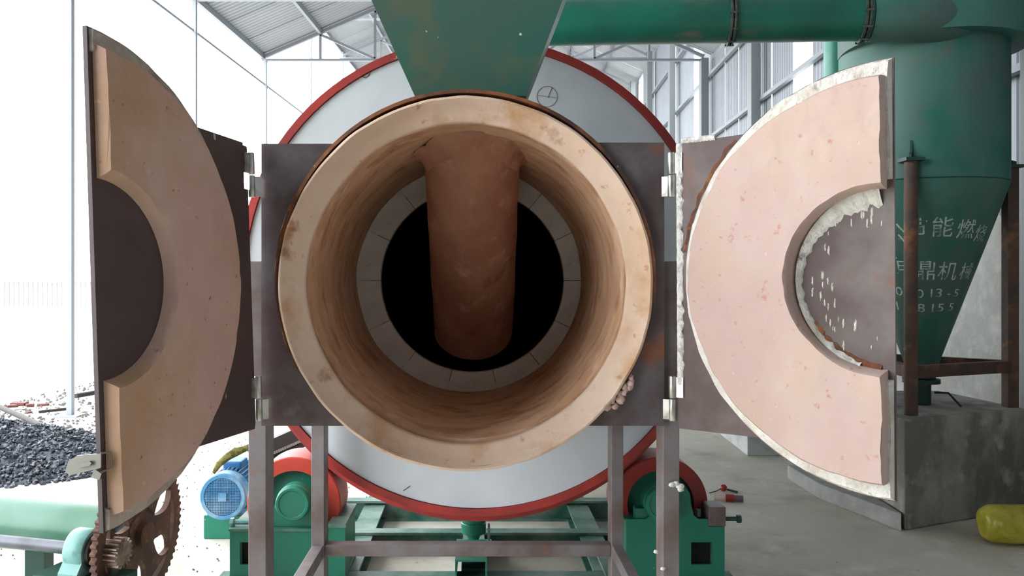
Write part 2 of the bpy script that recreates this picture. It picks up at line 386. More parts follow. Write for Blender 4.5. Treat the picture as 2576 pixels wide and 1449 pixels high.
roof(D0, D1+.1, ZA); roof(D1+.1, D2, ZB)

def truss(d, zb, label):
    o = thing('roof_truss', label, 'truss', S(MID, d, zb), 'roof trusses')
    x0, x1 = WL, WR-.13; n = 8; zt = zb+.06
    tb = lambda t: zt+(1-abs(t-MID)/((x1-x0)/2))*(x1-x0)/2*PITCH
    mb = MB(); mb.bar(S(x0-.06, d, zb), S(x1+.06, d, zb), .06, .035); build('bottom_chord', mb, m_steelp, o, smooth=0)
    mid = (x0+x1)/2
    for a, b in ((x0, mid), (mid, x1)):
        mb = MB(); mb.bar(S(a, d, zt+abs(0 if a != mid else (x1-x0)/2*PITCH)), S(b, d, zt+(0 if b != mid else (x1-x0)/2*PITCH)), .06, .05)
        build('top_chord', mb, m_steelp, o, smooth=0)
    tt = [x0+(x1-x0)*k/n for k in range(n+1)]
    zz = lambda t: zt+(1-abs(t-mid)/((x1-x0)/2))*(x1-x0)/2*PITCH
    for k in range(1, n):
        mb = MB(); mb.bar(S(tt[k], d, zb+.02), S(tt[k], d, zz(tt[k])-.03), .04, .04); build('strut', mb, m_steelp, o, smooth=0)
        if k < n//2: a, b = tt[k], tt[k+1]
        elif k > n//2: a, b = tt[k], tt[k-1]
        else: continue
        mb = MB(); mb.bar(S(a, d, zz(a)-.03), S(b, d, zb+.02), .04, .04); build('diagonal', mb, m_steelp, o, smooth=0)
    return o
tl = {1.91: None, 4.93: None, 7.95: 'grey steel roof truss hidden above the frame, third bay back', 10.97: 'grey steel roof truss at the top edge above the furnace',
      14.0: 'grey steel roof truss across the end of the low roof behind the drum', 17.0: 'first grey truss under the taller far roof', 20.0: 'second grey truss under the taller far roof',
      23.0: 'third grey truss under the taller far roof', 26.0: 'fourth grey truss under the taller far roof', 29.0: 'rearmost grey truss under the taller far roof'}
for d in COLS[3:]: truss(d, ZA+.03 if d <= D1+.1 else ZB-.10, tl[d])
# eave tie bars on the left, column to column
for k in range(3, 6):
    mb = MB(); mb.bar(S(WL, COLS[k]-.0+.06, 4.55), S(WL, COLS[k+1]-.06, 4.55), .03, .03)
    tag(build('tie_bar', mb, m_col, smooth=0), 'thin steel tie bar under the left eave, %s bay from the front' % ordl[k-3], 'bar')

# ------------------------------------------------------------------ rotating drum behind the furnace
DX, DZ, DD = .004, 1.309, 3.10
drum = thing('dryer_drum', 'large rotary dryer drum with white end sheet and red rim behind the furnace', 'drum', (DX, DD, DZ))
mb = MB(); mb.lathe((DX, DD, DZ), (0,1,0), [(.40,0),(.858,0),(.858,.012),(.40,.012)], 96, loop=True); build('end_sheet', mb, m_white, drum)
mb = MB(); mb.lathe((DX, DD-.012, DZ), (0,1,0), [(.860,0),(.887,0),(.887,.07),(.860,.07)], 96, loop=True); build('rim_ring', mb, m_red, drum)
mb = MB(); mb.lathe((DX, DD+.03, DZ-.0), (0,1,0), [(.868,0),(.868,6.0),(.855,6.0),(.855,.0)], 64, loop=True); build('drum_shell', mb, m_white, drum)
mb = MB(); mb.lathe((DX, DD+.014, DZ), (0,1,0), [(.853,0),(.853,5.9),(.01,5.9)], 48); build('sooty_inside', mb, m_dark, drum)
TY, TZ, TR = 3.55, 1.30-13/2100*3.55, .986
mb = MB(); mb.lathe((DX, TY-.07, TZ), (0,1,0), [(.875,0),(TR,0),(TR,.16),(.875,.16)], 96, loop=True); build('riding_ring', mb, m_red, drum)
# scribed circle with a cross stroke on the white sheet
mb = MB(); c = P(1376, 243, DD-.001); mb.lathe(c, (0,1,0), [(.0375,-.0006),(.0385,-.0006),(.0385,.0006),(.0375,.0006)], 40, loop=True)
mb.bar(P(1378,246,DD-.001), P(1389,219,DD-.001), .0015, .0015); mb.bar(P(1352,240,DD-.001), P(1400,246,DD-.001), .001, .001)
build('scribed_mark', mb, m_chalk, drum, label='thin scribed circle with a cross stroke')
mb = MB(); mb.tube([P(908,192,DD-.002), P(920,196,DD-.002), P(928,190,DD-.002), P(930,184,DD-.002)], .0012, 5); build('scribed_mark', mb, m_black, drum, label='small dark curved scratch')
mb = MB(); mb.bar(P(1014,1235,DD-.001), P(1032,1222,DD-.001), .0015, .002); build('scribed_mark', mb, m_black, drum, label='short dark scratch on lower sheet')

# ------------------------------------------------------------------ furnace with two open doors on a steel stand
AX, AZ, FD = -.026, 1.30, 2.10
fur = thing('combustion_furnace', 'round refractory lined furnace on a steel stand with both half doors open', 'furnace', (AX, 2.6, 0))
mb = MB(); mb.lathe((AX, FD, AZ), (0,1,0), [(.470,0),(.479,.002),(.479,.994),(.470,.994)], 96, loop=True)
build('shell', mb, m_rim, fur)
mb = MB(); mb.lathe((AX, FD, AZ-.010), (0,1,0), [(.473,.06),(.4735,.006),(.471,-.003),(.465,-.005),(.456,.004),(.445,.018),(.434,.025),(.424,.030),(.4155,.034),(.4125,.036),(.4105,.040),(.4120,.06)], 140, loop=True); mb.jitter(.0022, 16, 4.3); mb.jitter(.002, 6, 1)
build('mouth_ring', mb, m_mouth, fur, smooth=60)
prof = [(.4695,.065),(.4118,.062),(.410,.07),(.405,.09),(.402,.12),(.401,.16),(.402,.24),(.400,.34),(.401,.45),(.400,.56),(.400,.68),(.399,.80),(.399,.868),(.4695,.868)]
_old = [(.4695,.03),(.4685,.012),(.462,.010),(.450,.020),(.436,.030),(.424,.042),(.416,.056),(.411,.066),(.406,.078),(.402,.10),(.401,.16),(.402,.24),(.400,.34),(.401,.45),(.400,.56),(.400,.68),(.399,.80),(.399,.868),(.4695,.868)]
mb = MB(); mb.lathe((AX, FD, AZ), (0,1,0), prof, 120, loop=True); mb.jitter(.0035, 7, 1.3)
build('lining', mb, m_lining, fur, smooth=50, origin=Vector((AX, FD+.4, AZ)))
# ring of castable blocks at the back of the bore (13 blocks with fine joints)
nb = 14
for k in range(nb):
    a0 = 2*math.pi*k/nb+.0025; a1 = 2*math.pi*(k+1)/nb-.0025
    mb = MB(); q = random.uniform(-.003,.003)
    mb.lathe((.0-.014, FD+.870+q, AZ-.004), (0,1,0), [(.327,0),(.418,0),(.418,.038),(.327,.038)], 8, a0=a0, a1=a1, loop=True)
    build('castable_block', mb, m_ringblk, fur, smooth=20)
# fixed hinge plates either side of the mouth
def arc_plate(side):
    xe = -.546 if side < 0 else .478
    zt, zb = (.345, -.372) if side < 0 else (.348, -.372)
    r = .4795; pts = []
    at = math.asin(zt/r); ab = math.asin(zb/r)
    for k in range(17):
        a = at+(ab-at)*k/16; pts.append((AX+side*r*math.cos(a), AZ+r*math.sin(a)))
    pts = [(xe, AZ+zt)]+pts+[(xe, AZ+zb)]
    mb = MB(); mb.prism(pts, (1,0,0), (0,0,1), (0, FD+.022, 0), (0,1,0), .010); return mb
build('hinge_plate', arc_plate(-1), m_plate, fur, smooth=0, label='bluish brown steel plate left of the mouth')
build('hinge_plate', arc_plate(1), m_plate, fur, smooth=0, label='rust streaked steel plate right of the mouth')
# rust smear and mortar squeezed out along the right edge
mb = MB(); mb.lathe((AX, FD-.001, AZ), (0,1,0), [(.466,.008),(.481,-.001),(.484,.014),(.468,.016)], 60, a0=R(-152), a1=R(-206), loop=True); mb.jitter(.003, 30)
build('rust_scale', mb, m_rust, fur, smooth=50)
mb = MB()
for k in range(16):
    a = R(-42)+R(12)*k/15; rr = .483+random.uniform(-.006,.012)
    mb.blob((AX+rr*math.cos(a), FD+.012, AZ+rr*math.sin(a)), random.uniform(.006,.013), 7, 4, jit=.5, seed=k)
build('mortar_squeeze', mb, m_pink, fur, smooth=60)
# legs
LX = {-1: (-.583, -.5375), 1: (.478, .520)}
for side in (-1, 1):
    x0, x1 = LX[side]
    nm = 'left' if side < 0 else 'right'
    for d in (2.135, 2.95):
        top = AZ+(.046 if d < 2.5 else -.345)
        mb = MB(); mb.box(x0, x1, d, d+.008, 0, top)
        if side < 0: mb.box(x1-.008, x1, d+.008, d+.078, 0, top)
        else: mb.box(x0, x0+.008, d+.008, d+.078, 0, top)
        mb.box(x0, x1, d+.070 if False else d+.078, d+.084, 0, top)
        build('leg', mb, m_leg, fur, smooth=0, bevel=.002)
    mb = MB(); mb.box(x0+.003, x1-.003, 2.22, 2.95, .315, .360); build('side_rail', mb, m_leg, fur, smooth=0, bevel=.002)
    mb = MB(); mb.box(x0+.003, x1-.003, 2.22, 2.95, AZ-.362, AZ-.330); build('side_rail', mb, m_leg, fur, smooth=0, bevel=.002)
mb = MB(); mb.box(-.5375, .478, 2.955, 3.005, .318, .360); build('cross_rail', mb, m_leg, fur, smooth=0, bevel=.003)
for d in (2.30, 2.80):
    mb = MB(); mb.box(-.5375, -.40, d, d+.05, AZ-.362, AZ-.33); mb.box(.36, .478, d, d+.05, AZ-.362, AZ-.33); 
    build('saddle_bar', mb, m_leg, fur, smooth=0)
for i, (px, py, r) in enumerate(((1692,1219,.008),(1702,1216,.007),(1712,1224,.009),(1722,1222,.007),(1727,1232,.007),(1651,1388,.006),(1668,1431,.006))):
    mb = MB(); q = P(px, py, 2.128); mb.blob((min(q.x, .521), q.y, q.z), r, 8, 5, (1.2,.8,.8), .5, i); build('mortar_blob', mb, m_cement, fur, smooth=60)

# ---- doors
def door(H, Fr, Rr, side, mats):
    H = Vector((H[0], H[1], 0)); Fv = Vector((Fr[0], Fr[1], 0)); L = (Fv-H).length; eu = (Fv-H)/L
    en = Vector((-eu.y, eu.x, 0)) if side < 0 else Vector((eu.y, -eu.x, 0))
    if en.y > 0 and side > 0: en = -en
    if side < 0 and en.x < 0: en = -en
    ez = Vector((0,0,1))
    lean = .033 if side < 0 else .006
    W = lambda u, v, n: H + eu*u + en*n + Vector((-lean*v,0,AZ+v))
    # back plate : half disc with a rectangular hinge flap
    zt, zb = (.345, -.372); pts = []
    for k in range(41):
        a = math.pi/2+math.pi*k/40; u, v = L+Rr*math.cos(a), Rr*math.sin(a)
        if u < L-.2 and zb < v < zt:
            continue
        pts.append((u, v))
    top = [p for p in pts if p[1] > 0]; bot = [p for p in pts if p[1] < 0]
    ua = L-math.sqrt(Rr*Rr-zt*zt); ub = L-math.sqrt(Rr*Rr-zb*zb)
    poly = top+[(ua, zt), (.030, zt-.006), (.030, zt-.012), (.012, zt-.014), (.012, .292), (.030, .289), (.030, .225), (.013, .224), (.013, zb+.02), (.018, zb), (ub, zb)]+bot
    mb = MB(); mb.prism(poly, eu, ez+Vector((-lean,0,0)), H+Vector((0,0,AZ))-en*.010, en, .010)
    dr = build('door', mb, mats[0], fur, smooth=0)
    dr['label'] = 'left half door, turned nearly edge on to the viewer' if side < 0 else 'right half door, swung open and brightly lit'
    # insulation: annular half with rough edge, and refractory on top of it
    def half(ro, ri, g, n0, n1, bo, bi, bg, seg=64, rows=10, amp=.003, sc_=9, seed=0, cs=0):
        mb = MB(); rg = []
        for j in range(rows+5):
            if j == 0: f, n, bb = 0, n0, 0
            elif j == 1: f, n, bb = 0, n1-.008, .55
            elif j == rows+3: f, n, bb = 1, n1-.008, .55
            elif j == rows+4: f, n, bb = 1, n0, 0
            else: f, n, bb = (j-2)/(rows), n1, 1
            ro_, ri_, g_ = ro-bo*bb, ri+bi*bb, g+bg*bb
            r = ro_+(ri_-ro_)*f; row = []
            tm = math.acos(max(-1, min(1, (g_-cs)/r)))
            for k in range(seg+1):
                th = -tm+2*tm*k/seg; row.append((L-cs-r*math.cos(th), r*math.sin(th), n))
            rg.append(row)
        rg2 = []
        for row in rg:
            rr = []
            for (u, v, n) in row:
                nz = noise.noise_vector(Vector((u, v, n))*sc_+Vector((seed, 0, 0)))
                nz2 = noise.noise_vector(Vector((u, v, n))*sc_*3.1+Vector((seed+5, 0, 0)))
                q = 1 if n > n0+.001 else 0
                rr.append(W(u+nz.x*amp*1.5*q+nz2.x*amp*.8*q, v+nz.y*amp*1.5*q+nz2.y*amp*.8*q, max(n0, n+nz.z*amp*q+nz2.z*amp*.4*q)))
            rg2.append(rr)
        mb.rings(rg2, False)
        na = seg+1; m = len(rg2)
        mb.f.append(tuple(i*na for i in range(m))); mb.f.append(tuple(i*na+na-1 for i in reversed(range(m))))
        mb.rings([rg2[0], rg2[-1]], False)
        return mb
    g = .014 if side > 0 else .012
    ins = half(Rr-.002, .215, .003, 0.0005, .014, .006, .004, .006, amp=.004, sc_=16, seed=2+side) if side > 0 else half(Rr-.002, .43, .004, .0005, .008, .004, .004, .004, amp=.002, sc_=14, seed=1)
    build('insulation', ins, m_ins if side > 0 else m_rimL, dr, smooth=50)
    ref = half(.437 if side > 0 else .449, .194 if side > 0 else .192, g, .0008, .056 if side > 0 else .029, .010 if side > 0 else .010, .010 if side > 0 else .014, .004 if side > 0 else .007, amp=.0035, sc_=10, seed=9+side, cs=.014 if side > 0 else .006)
    build('refractory', ref, mats[1], dr, smooth=50)
    # hinges: knuckles on pin line
    for zc in (.262, -.298):
        for j, dz in enumerate((.0285, -.0285)):
            mb = MB(); c = W(.002, zc+dz, .004); mb.lathe(c-ez*.027, ez+Vector((-lean,0,0)), [(0,0),(.0085,0),(.0095,.002),(.0095,.052),(.0085,.054),(0,.054)], 20)
            sx = 1 if (j == 0) else -1
            if j == 0: mb.bar(W(.004, zc+dz, .002), W(.030, zc+dz, .002), .004, .05)
            else: mb.bar(W(.002, zc+dz, .002), W(.002, zc+dz, .002)+Vector((.022*(1 if side < 0 else -1), .012, 0)), .004, .05)
            build('hinge_knuckle', mb, m_knuckle, dr, smooth=30)
    return dr, W, L, H, eu, en
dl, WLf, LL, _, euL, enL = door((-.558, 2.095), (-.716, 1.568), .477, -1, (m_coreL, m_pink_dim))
dr_, WRf, LR, _, euR, enR = door((.491, 2.095), (.894, 1.782), .475, 1, (m_core, m_pink))
# white cement along the hinge edge and bits of plaster on the right door
mb = MB(); rg = []
for k in range(60):
    v = .338-.60*k/59; rg.append([WRf(.014+.003*noise.noise((k*.7,1,0)), v, .0005), WRf(.016, v, .006+.004*noise.noise((k*.9,4,0))), WRf(.026+.006*noise.noise((k*.5,2,0)), v, .005), WRf(.030+.007*noise.noise((k*.6,7,0)), v, .0005)])
mb.rings(rg, True, True, True); build('cement_edge', mb, m_cement, dr_, smooth=60)
mb = MB(); rg = []
for k in range(30):
    u = .03+.085*k/29; rg.append([WRf(u, .338+.002*noise.noise((k*.7,1,5)), .0005), WRf(u, .342, .006), WRf(u, .349, .006), WRf(u, .352, .0005)])
mb.rings(rg, True, True, True); build('cement_edge', mb, m_cement, dr_, smooth=60)
mb = MB(); rg = []
for k in range(90):
    a = R(-70+152*k/89); e = .5+.5*noise.noise((k*.35, 2, 8)); w_ = (.012+.030*max(0, math.sin(a))**1.5)*(.5+e)
    rg.append([WRf(LR-r*math.cos(a), r*math.sin(a), h) for r, h in ((.206, .001), (.203, .012+.006*e), (.203-w_*.6, .008+.006*e), (.203-w_, .0008))])
mb.rings(rg, False); build('plaster_edge', mb, m_ins, dr_, smooth=70)
mb = MB()
for k in range(36):
    a = R(random.uniform(-75, 80)); r = .18-random.uniform(0, .06)
    mb.blob(WRf(LR-r*math.cos(a), r*math.sin(a), .0006), random.uniform(.0015,.005), 8, 6, (.6,.3,2.2), .8, k)
_p = build('plaster_crumbs', mb, m_ins, dr_, smooth=80); _p['kind'] = 'stuff'
mb = MB(); rg = []
for k in range(40):
    a = R(8+36*k/39); o_ = .004*noise.noise((k*.3, 3, 1))
    rg.append([WRf(LR-r*math.cos(a), r*math.sin(a), h) for r, h in ((.476+o_, .0008), (.480, .0014), (.484+2*o_, .0008))])
mb.rings(rg, False); build('rust_streak', mb, m_rust, dr_, smooth=60)
# rust along the bottom of the core
mb = MB(); rg = []
for k in range(30):
    a = R(-82+52*k/29); rg.append([WRf(LR-r*math.cos(a), r*math.sin(a), h) for r, h in ((.206, .001), (.196, .006+.003*noise.noise((k*.5,1,2))), (.186+.008*noise.noise((k*.8,9,2)), .001))])
mb.rings(rg, False); build('rust_streak', mb, m_rust, dr_, smooth=60)
# toggle latch on the free edge of the left door
lt = P(262, 1158, 1.575)
mb = MB(); pl = [(-.075,.006),(-.062,-.010),(-.010,.004),(0,.008),(0,.026),(-.060,.016),(-.072,.012)]
mb = MB(); o0 = WLf(LL, lt.z-AZ, .004); ex = (-euL*.0+Vector((1,0,.0))); 
arm = [(-.074,-.020),(-.066,-.028),(-.004,-.012),(.0,-.010),(.0,.016),(-.050,.010),(-.068,-.002)]
holes = None
mb.prism(arm, (1,-.2,.0), (0,0,1), o0+Vector((0,-.004,0)), (0,-1,0), .004)
mb.prism([(-.045,-.012),(-.020,-.006),(-.016,-.001),(-.020,.002),(-.045,-.005),(-.049,-.009)], (1,-.2,0), (0,0,1), o0+Vector((0,-.009,0)), (0,-1,0), .006)
mb.prism([(-.022,-.030),(-.004,-.034),(.0,-.022),(-.014,-.014)], (1,-.2,0), (0,0,1), o0+Vector((0,-.003,0)), (0,-1,0), .003)
mb.tube([o0+Vector((-.002,-.004,.016)), o0+Vector((.012,.006,.016)), o0+Vector((.014,.008,-.014)), o0+Vector((-.002,-.004,-.02))], .002, 8)
build('latch', mb, m_latch, dl, smooth=30)

# ------------------------------------------------------------------ feed chute: hopper above, coated tube inside the furnace
ch = thing('feed_chute', 'green feed hopper above the furnace with clay coated tube slanting through its bore', 'hopper', (-.014, 2.45, 1.76))
def quadring(z, x0, x1, y0, y1): return [Vector((x0,y0,z)), Vector((x1,y0,z)), Vector((x1,y1,z)), Vector((x0+.07,y1,z))]
def hx(py): f = (222-py)/222.0; return (-.175-.108*f, .143+.090*f)
zb, zt2 = AZ+.495, AZ+1.15
fz = lambda z: 222-(z-AZ-.515)/.238*222
a0, a1 = hx(fz(zb)); b0, b1 = hx(fz(zt2))
mb = MB(); t = .004
mb.rings([quadring(zb, a0, a1, 2.25, 2.62), quadring(zt2, b0, b1, 2.22, 2.95), quadring(zt2, b0+t, b1-t, 2.224, 2.946), quadring(zb, a0+t, a1-t, 2.254, 2.616)], True, loop=True)
build('hopper', mb, m_green_hop, ch, smooth=0)
pts = []; p0 = Vector((-.014, 2.43, AZ+.476)); p1 = Vector((-.010, 3.087, AZ-.185))
for k in range(15): pts.append(p0.lerp(p1, k/14))
mb = MB(); mb.tube(pts, [.150,.148,.146,.145]+[.145]*11, 40, False)
d_ = (p1-p0).normalized(); inner = [p for p in pts]
for i in range(40):
    v = mb.v[i]; mb.v[i] = v+d_*((v.z-(AZ+.405))/-d_.z) if True else v
nrm = len(mb.v)
mb.tube([p1, p1-d_*.25], .118, 40, False)
b = nrm
mb.f += [(14*40+k, 14*40+(k+1) % 40, b+(k+1) % 40, b+k) for k in range(40)]
mb.jitter(.004, 12, 5); build('coated_tube', mb, m_feed, ch, smooth=60)
mb = MB(); rg = [[], [], [], [], []]
for k in range(72):
    a = 2*math.pi*k/72; w_ = 1+.10*noise.noise((math.cos(a)*2.2, math.sin(a)*2.2, 4))
    for q, (f, dz) in enumerate(((1.20*w_, -.004), (1.13*w_, .003), (1.06, .012), (1.00, .028), (.93, .055))):
        x = math.cos(a)*.147*f; y = math.sin(a)*.206*f
        bz = AZ+math.sqrt(.400**2-min(x*x, .15))-dz
        yy = 2.503+y+max(0, dz-.004)*.9
        p_ = Vector((x-.013, yy, bz)); rg[q].append(p_+noise.noise_vector(p_*24)*.012+noise.noise_vector(p_*60)*.006)
mb.rings(rg)
build('mortar_collar', mb, m_feed, ch, smooth=70)

# ------------------------------------------------------------------ supporting rollers on their pedestals
def roller(side):
    nm = 'left' if side < 0 else 'right'
    cx = DX+side*(450/2100*3.55); cz = TZ-538/2100*3.55; r = .195
    st = thing('support_roller', 'orange red support roller with dusty green bearing cap on the left under the drum' if side < 0 else 'dark red support roller on green cut out pedestal on the right under the drum', 'roller', (cx, 3.55, .1))
    mt = m_redor if side < 0 else m_red
    mb = MB(); mb.lathe((cx, TY-.09, cz), (0,1,0), [(.138,0),(r-.004,0),(r,.004),(r,.196),(r-.004,.20),(.138,.20)], 64, loop=True); build('rim', mb, mt, st)
    mb = MB(); mb.lathe((cx, TY-.09, cz), (0,1,0), [(.04,.03),(.139,.045),(.139,.155),(.04,.17)], 48, loop=True); build('web', mb, m_green, st)
    yb = 3.36
    mb = MB(); mb.lathe((cx, yb+.01, cz), (0,1,0), [(0,0),(.024,0),(.024,.36),(0,.36)], 20); build('axle', mb, m_shaft, st)
    hz = cz+.035
    hx_ = cx+.023 if side < 0 else cx-.02
    mb = MB(); mb.lathe((hx_, yb-.035, hz), (0,1,0), [(0,.004),(.052,.004),(.055,0),(.064,0),(.068,.006),(.068,.03),(.072,.036),(.072,.09),(0,.09)], 40)
    mb.box(hx_-.10, hx_+.10, yb+.016, yb+.07, .293 if side < 0 else .32, hz-.03)
    build('bearing_housing', mb, m_green, st)
    # pedestal plates front and back, with a square hole; top plate
    xi, xo = side*.532, side*.996
    lo, hi = min(xi, xo), max(xi, xo)
    s_ = lambda q: DX+side*q
    if side > 0:
        outl = [(.61,.10),(.996,.10),(.996,.305),(.93,.305),(.93,.335),(.89,.335),(.872,.35),(.862,.39),(.855,.44),(.83,.475),(.79,.49),(.75,.475),(.725,.44),(.715,.39),(.70,.35),(.68,.335),(.61,.335)]
        poly = [(s_(u), z) for u, z in outl]
        # hole: build as slab pieces round it
        mb = MB(); hx0, hx1, hz0, hz1 = s_(.861), s_(.947), .152, .242
        mb.box(s_(.60), hx0, yb, yb+.012, .10, .335); mb.box(hx1, s_(.996), yb, yb+.012, .10, .305)
        mb.box(hx0, hx1, yb, yb+.012, .10, hz0); mb.box(hx0, hx1, yb, yb+.012, hz1, .335)
        mb.box(hx1, s_(.93), yb, yb+.012, .305, .335)
        mb.prism([(s_(u), z) for u, z in [(.68,.335),(.70,.35),(.715,.39),(.725,.44),(.75,.475),(.79,.49),(.83,.475),(.855,.44),(.862,.39),(.872,.35),(.89,.335)]], (1,0,0), (0,0,1), (0,yb,0), (0,1,0), .012)
        fr = build('pedestal_plate', mb, m_green, st, smooth=20)
        mb = MB(); mb.box(hx0, hx1, yb+.03, yb+.034, hz0-.02, hz1+.02); build('hollow_shade', mb, m_hole, st, smooth=0)  # dark sheet painted as the shade behind the square hole
        mb = MB(); mb.box(s_(.60), s_(.66), yb+.014, yb+.25, .105, .325); mb.box(s_(.985), s_(.996), yb+.014, yb+.35, .105, .30)
        build('pedestal_web', mb, m_green, st, smooth=0)
        mb = MB(); mb.box(s_(.93), s_(1.0), yb-.005, yb+.10, .307, .385); build('slide_block', mb, m_leg, st, smooth=0, bevel=.004)
        mb = MB(); a = Vector((s_(.97), yb+.03, .328)); mb.tube([a, a+Vector((.085,0,0))], .009, 12); mb.tube([a+Vector((.085,0,0)), a+Vector((.10,0,0))], .017, 6); build('adjusting_bolt', mb, m_dgreen, st, smooth=30)
        mb = MB(); a = Vector((s_(.90), yb+.04, .335)); mb.tube([a, a+Vector((0,0,.03))], .012, 6); build('bolt_head', mb, m_green_dull, st, smooth=30)
    else:
        mb = MB(); mb.box(s_(.996), s_(.945), yb, yb+.012, .10, .285); mb.box(s_(.945), s_(.932), yb, yb+.012, .10, .15); mb.box(s_(.945), s_(.932), yb, yb+.012, .242, .285)
        mb.box(s_(.932), s_(.532), yb, yb+.012, .10, .285)
        mb = MB(); mb.box(s_(.996), s_(.955), yb, yb+.012, .10, .285); mb.box(s_(.955), s_(.87), yb, yb+.012, .10, .152); mb.box(s_(.955), s_(.87), yb, yb+.012, .242, .285); mb.box(s_(.87), s_(.532), yb, yb+.012, .10, .30)
        build('pedestal_plate', mb, m_green, st, smooth=0)
        mb = MB(); mb.box(s_(.955), s_(.87), yb+.03, yb+.034, .13, .26); build('hollow_shade', mb, m_hole, st, smooth=0)  # dark sheet painted as the shade behind the left hole
        mb = MB(); mb.box(s_(1.0), s_(.60), yb-.006, yb+.30, .287, .297); mb.box(s_(.60), s_(.528), yb-.006, yb+.30, .302, .318); build('top_plate', mb, m_green_base, st, smooth=0)
        mb = MB(); mb.box(s_(.996), s_(.985), yb+.014, yb+.3, .105, .285); mb.box(s_(.545), s_(.535), yb+.014, yb+.3, .105, .30); build('pedestal_web', mb, m_green, st, smooth=0)
        mb = MB(); a = Vector((s_(.96), yb+.04, .312)); mb.tube([a+Vector((-.04,0,0)), a+Vector((.10,0,0))], .011, 8); mb.tube([a+Vector((-.045,0,0)), a+Vector((-.03,0,0))], .018, 6); build('adjusting_bolt', mb, m_bear, st, smooth=30)
    mb = MB(); mb.box(lo-.005, hi+.005, yb-.02, yb+.30, .088, .10); build('foot_plate', mb, m_green_base, st, smooth=0)
    return st
roller(-1); roller(1)

# base frame of channels under the drum
bf = thing('base_frame', 'dusty green steel channel frame lying on the floor under the drum', 'frame', (0, 3.9, 0))
def chan(a, b, wdt, h, name='channel', mat=None):
    a = Vector(a); b = Vector(b); mb = MB()
    mb.bar(a+Vector((0,0,h-.006)), b+Vector((0,0,h-.006)), wdt, .012); mb.bar(a+Vector((0,0,.006)), b+Vector((0,0,.006)), wdt, .012)
    d = (b-a).normalized(); r = d.cross(Vector((0,0,1)))
    mb.bar(a+Vector((0,0,h/2))-r*(wdt/2-.005)*0, b+Vector((0,0,h/2)), .01, h-.024)
    return build(name, mb, mat or m_green_base, bf, smooth=0)
chan((-1.05,3.42,0), (1.05,3.42,0), .10, .088); chan((-1.0,3.99,0), (1.0,3.99,0), .07, .10); chan((-1.0,4.52,0), (1.0,4.52,0), .07, .11)
for s_ in (-1, 1): chan((s_*.545,3.48,0), (s_*.545,4.9,0), .11, .086, 'long_channel')
chan((-.012,3.48,0), (-.012,4.0,0), .10, .095, 'long_channel')
mb = MB(); x0, x1 = (1145-CX)/2100*3.35, (1225-CX)/2100*3.35
mb.box(x0, x1, 3.345, 3.36, .150, .158); 
mb = MB(); mb.box(x0, x1, 3.34, 3.60, .170, .178); mb.box(x0, x0+.006, 3.34, 3.60, .09, .170); mb.box(x1-.006, x1, 3.34, 3.60, .09, .170); build('box_section', mb, m_green, bf, smooth=0)
mb = MB(); mb.box(x0+.007, x1-.007, 3.58, 3.59, .10, .169); build('hollow_shade', mb, m_hole, bf, smooth=0)  # dark sheet painted as the shade deep in the section
# thrust roller
tr = thing('thrust_roller', 'small green thrust roller standing upright beneath the drum rim', 'roller', (-.012, 3.76, .10))
mb = MB(); mb.lathe((-.012, 3.76, .105), (0,0,1), [(0,0),(.026,0),(.022,.02),(.034,.048),(.055,.056),(.056,.10),(.053,.104),(.056,.108),(.056,.16),(.045,.165),(0,.165)], 32); build('roller_body', mb, m_green, tr)
mb = MB(); mb.box(-.09, .07, 3.70, 3.84, .098, .106); mb.box(.052, .062, 3.72, 3.80, .106, .19); build('bracket', mb, m_green_base, tr, smooth=0)

# ------------------------------------------------------------------ drive motor with platform, rope and chain guard
mx_, mz_, my_ = -1.24, .236, 4.08
pf = tag(build('motor_platform', MB().box(-1.365, -1.12, 4.18, 4.75, 0, .118), m_green, smooth=0, bevel=.004), 'green steel box platform carrying the blue motor', 'platform')
mo = thing('electric_motor', 'blue electric motor with round mesh fan cover on green platform', 'motor', (mx_, my_+.2, .118))
mb = MB(); mb.lathe((mx_, my_, mz_), (0,1,0), [(.092,.0),(.108,.0),(.114,.008),(.115,.03),(.112,.09),(.092,.09)], 48, loop=True); build('fan_cover', mb, m_blue, mo)
mb = MB(); mb.lathe((mx_, my_+.004, mz_), (0,1,0), [(0,0),(.028,0),(.03,.004),(.094,.006),(.094,.012),(0,.012)], 40)
fm = build('fan_mesh', mb, m_blue_d, mo)
mb = MB()
for k in range(-11, 12):
    q = k*.0078; h = math.sqrt(max(0, .090**2-q*q))
    mb.bar((mx_+q, my_+.003, mz_-h), (mx_+q, my_+.003, mz_+h), .0025, .002, (0,1,0)); mb.bar((mx_-h, my_+.002, mz_+q), (mx_+h, my_+.002, mz_+q), .0025, .002)
_b = MB(); _b.box(mx_-.02, mx_+.02, my_-.004, my_-.001, mz_-.02, mz_+.02); build('badge', _b, m_blue, mo, smooth=0, bevel=.003)
gr = build('mesh_wires', mb, m_blue, mo, smooth=0); gr['kind'] = 'stuff'
mb = MB(); mb.lathe((mx_, my_+.09, mz_), (0,1,0), [(0,0),(.095,0),(.095,.30),(.085,.31),(.03,.33),(.03,.38),(0,.38)], 40); build('motor_body', mb, m_blue_d, mo)
for k in range(22):
    a = R(-20+220*k/21); c = Vector((math.cos(a), 0, math.sin(a)))
    mb = MB(); mb.bar(Vector((mx_, my_+.10, mz_))+c*.103, Vector((mx_, my_+.38, mz_))+c*.103, .004, .02, c); build('cooling_fin', mb, m_blue, mo, smooth=0)
mb = MB(); mb.box(mx_-.045, mx_+.05, my_+.15, my_+.27, mz_+.09, mz_+.140); build('terminal_box', mb, m_blue_d, mo, smooth=0, bevel=.008)
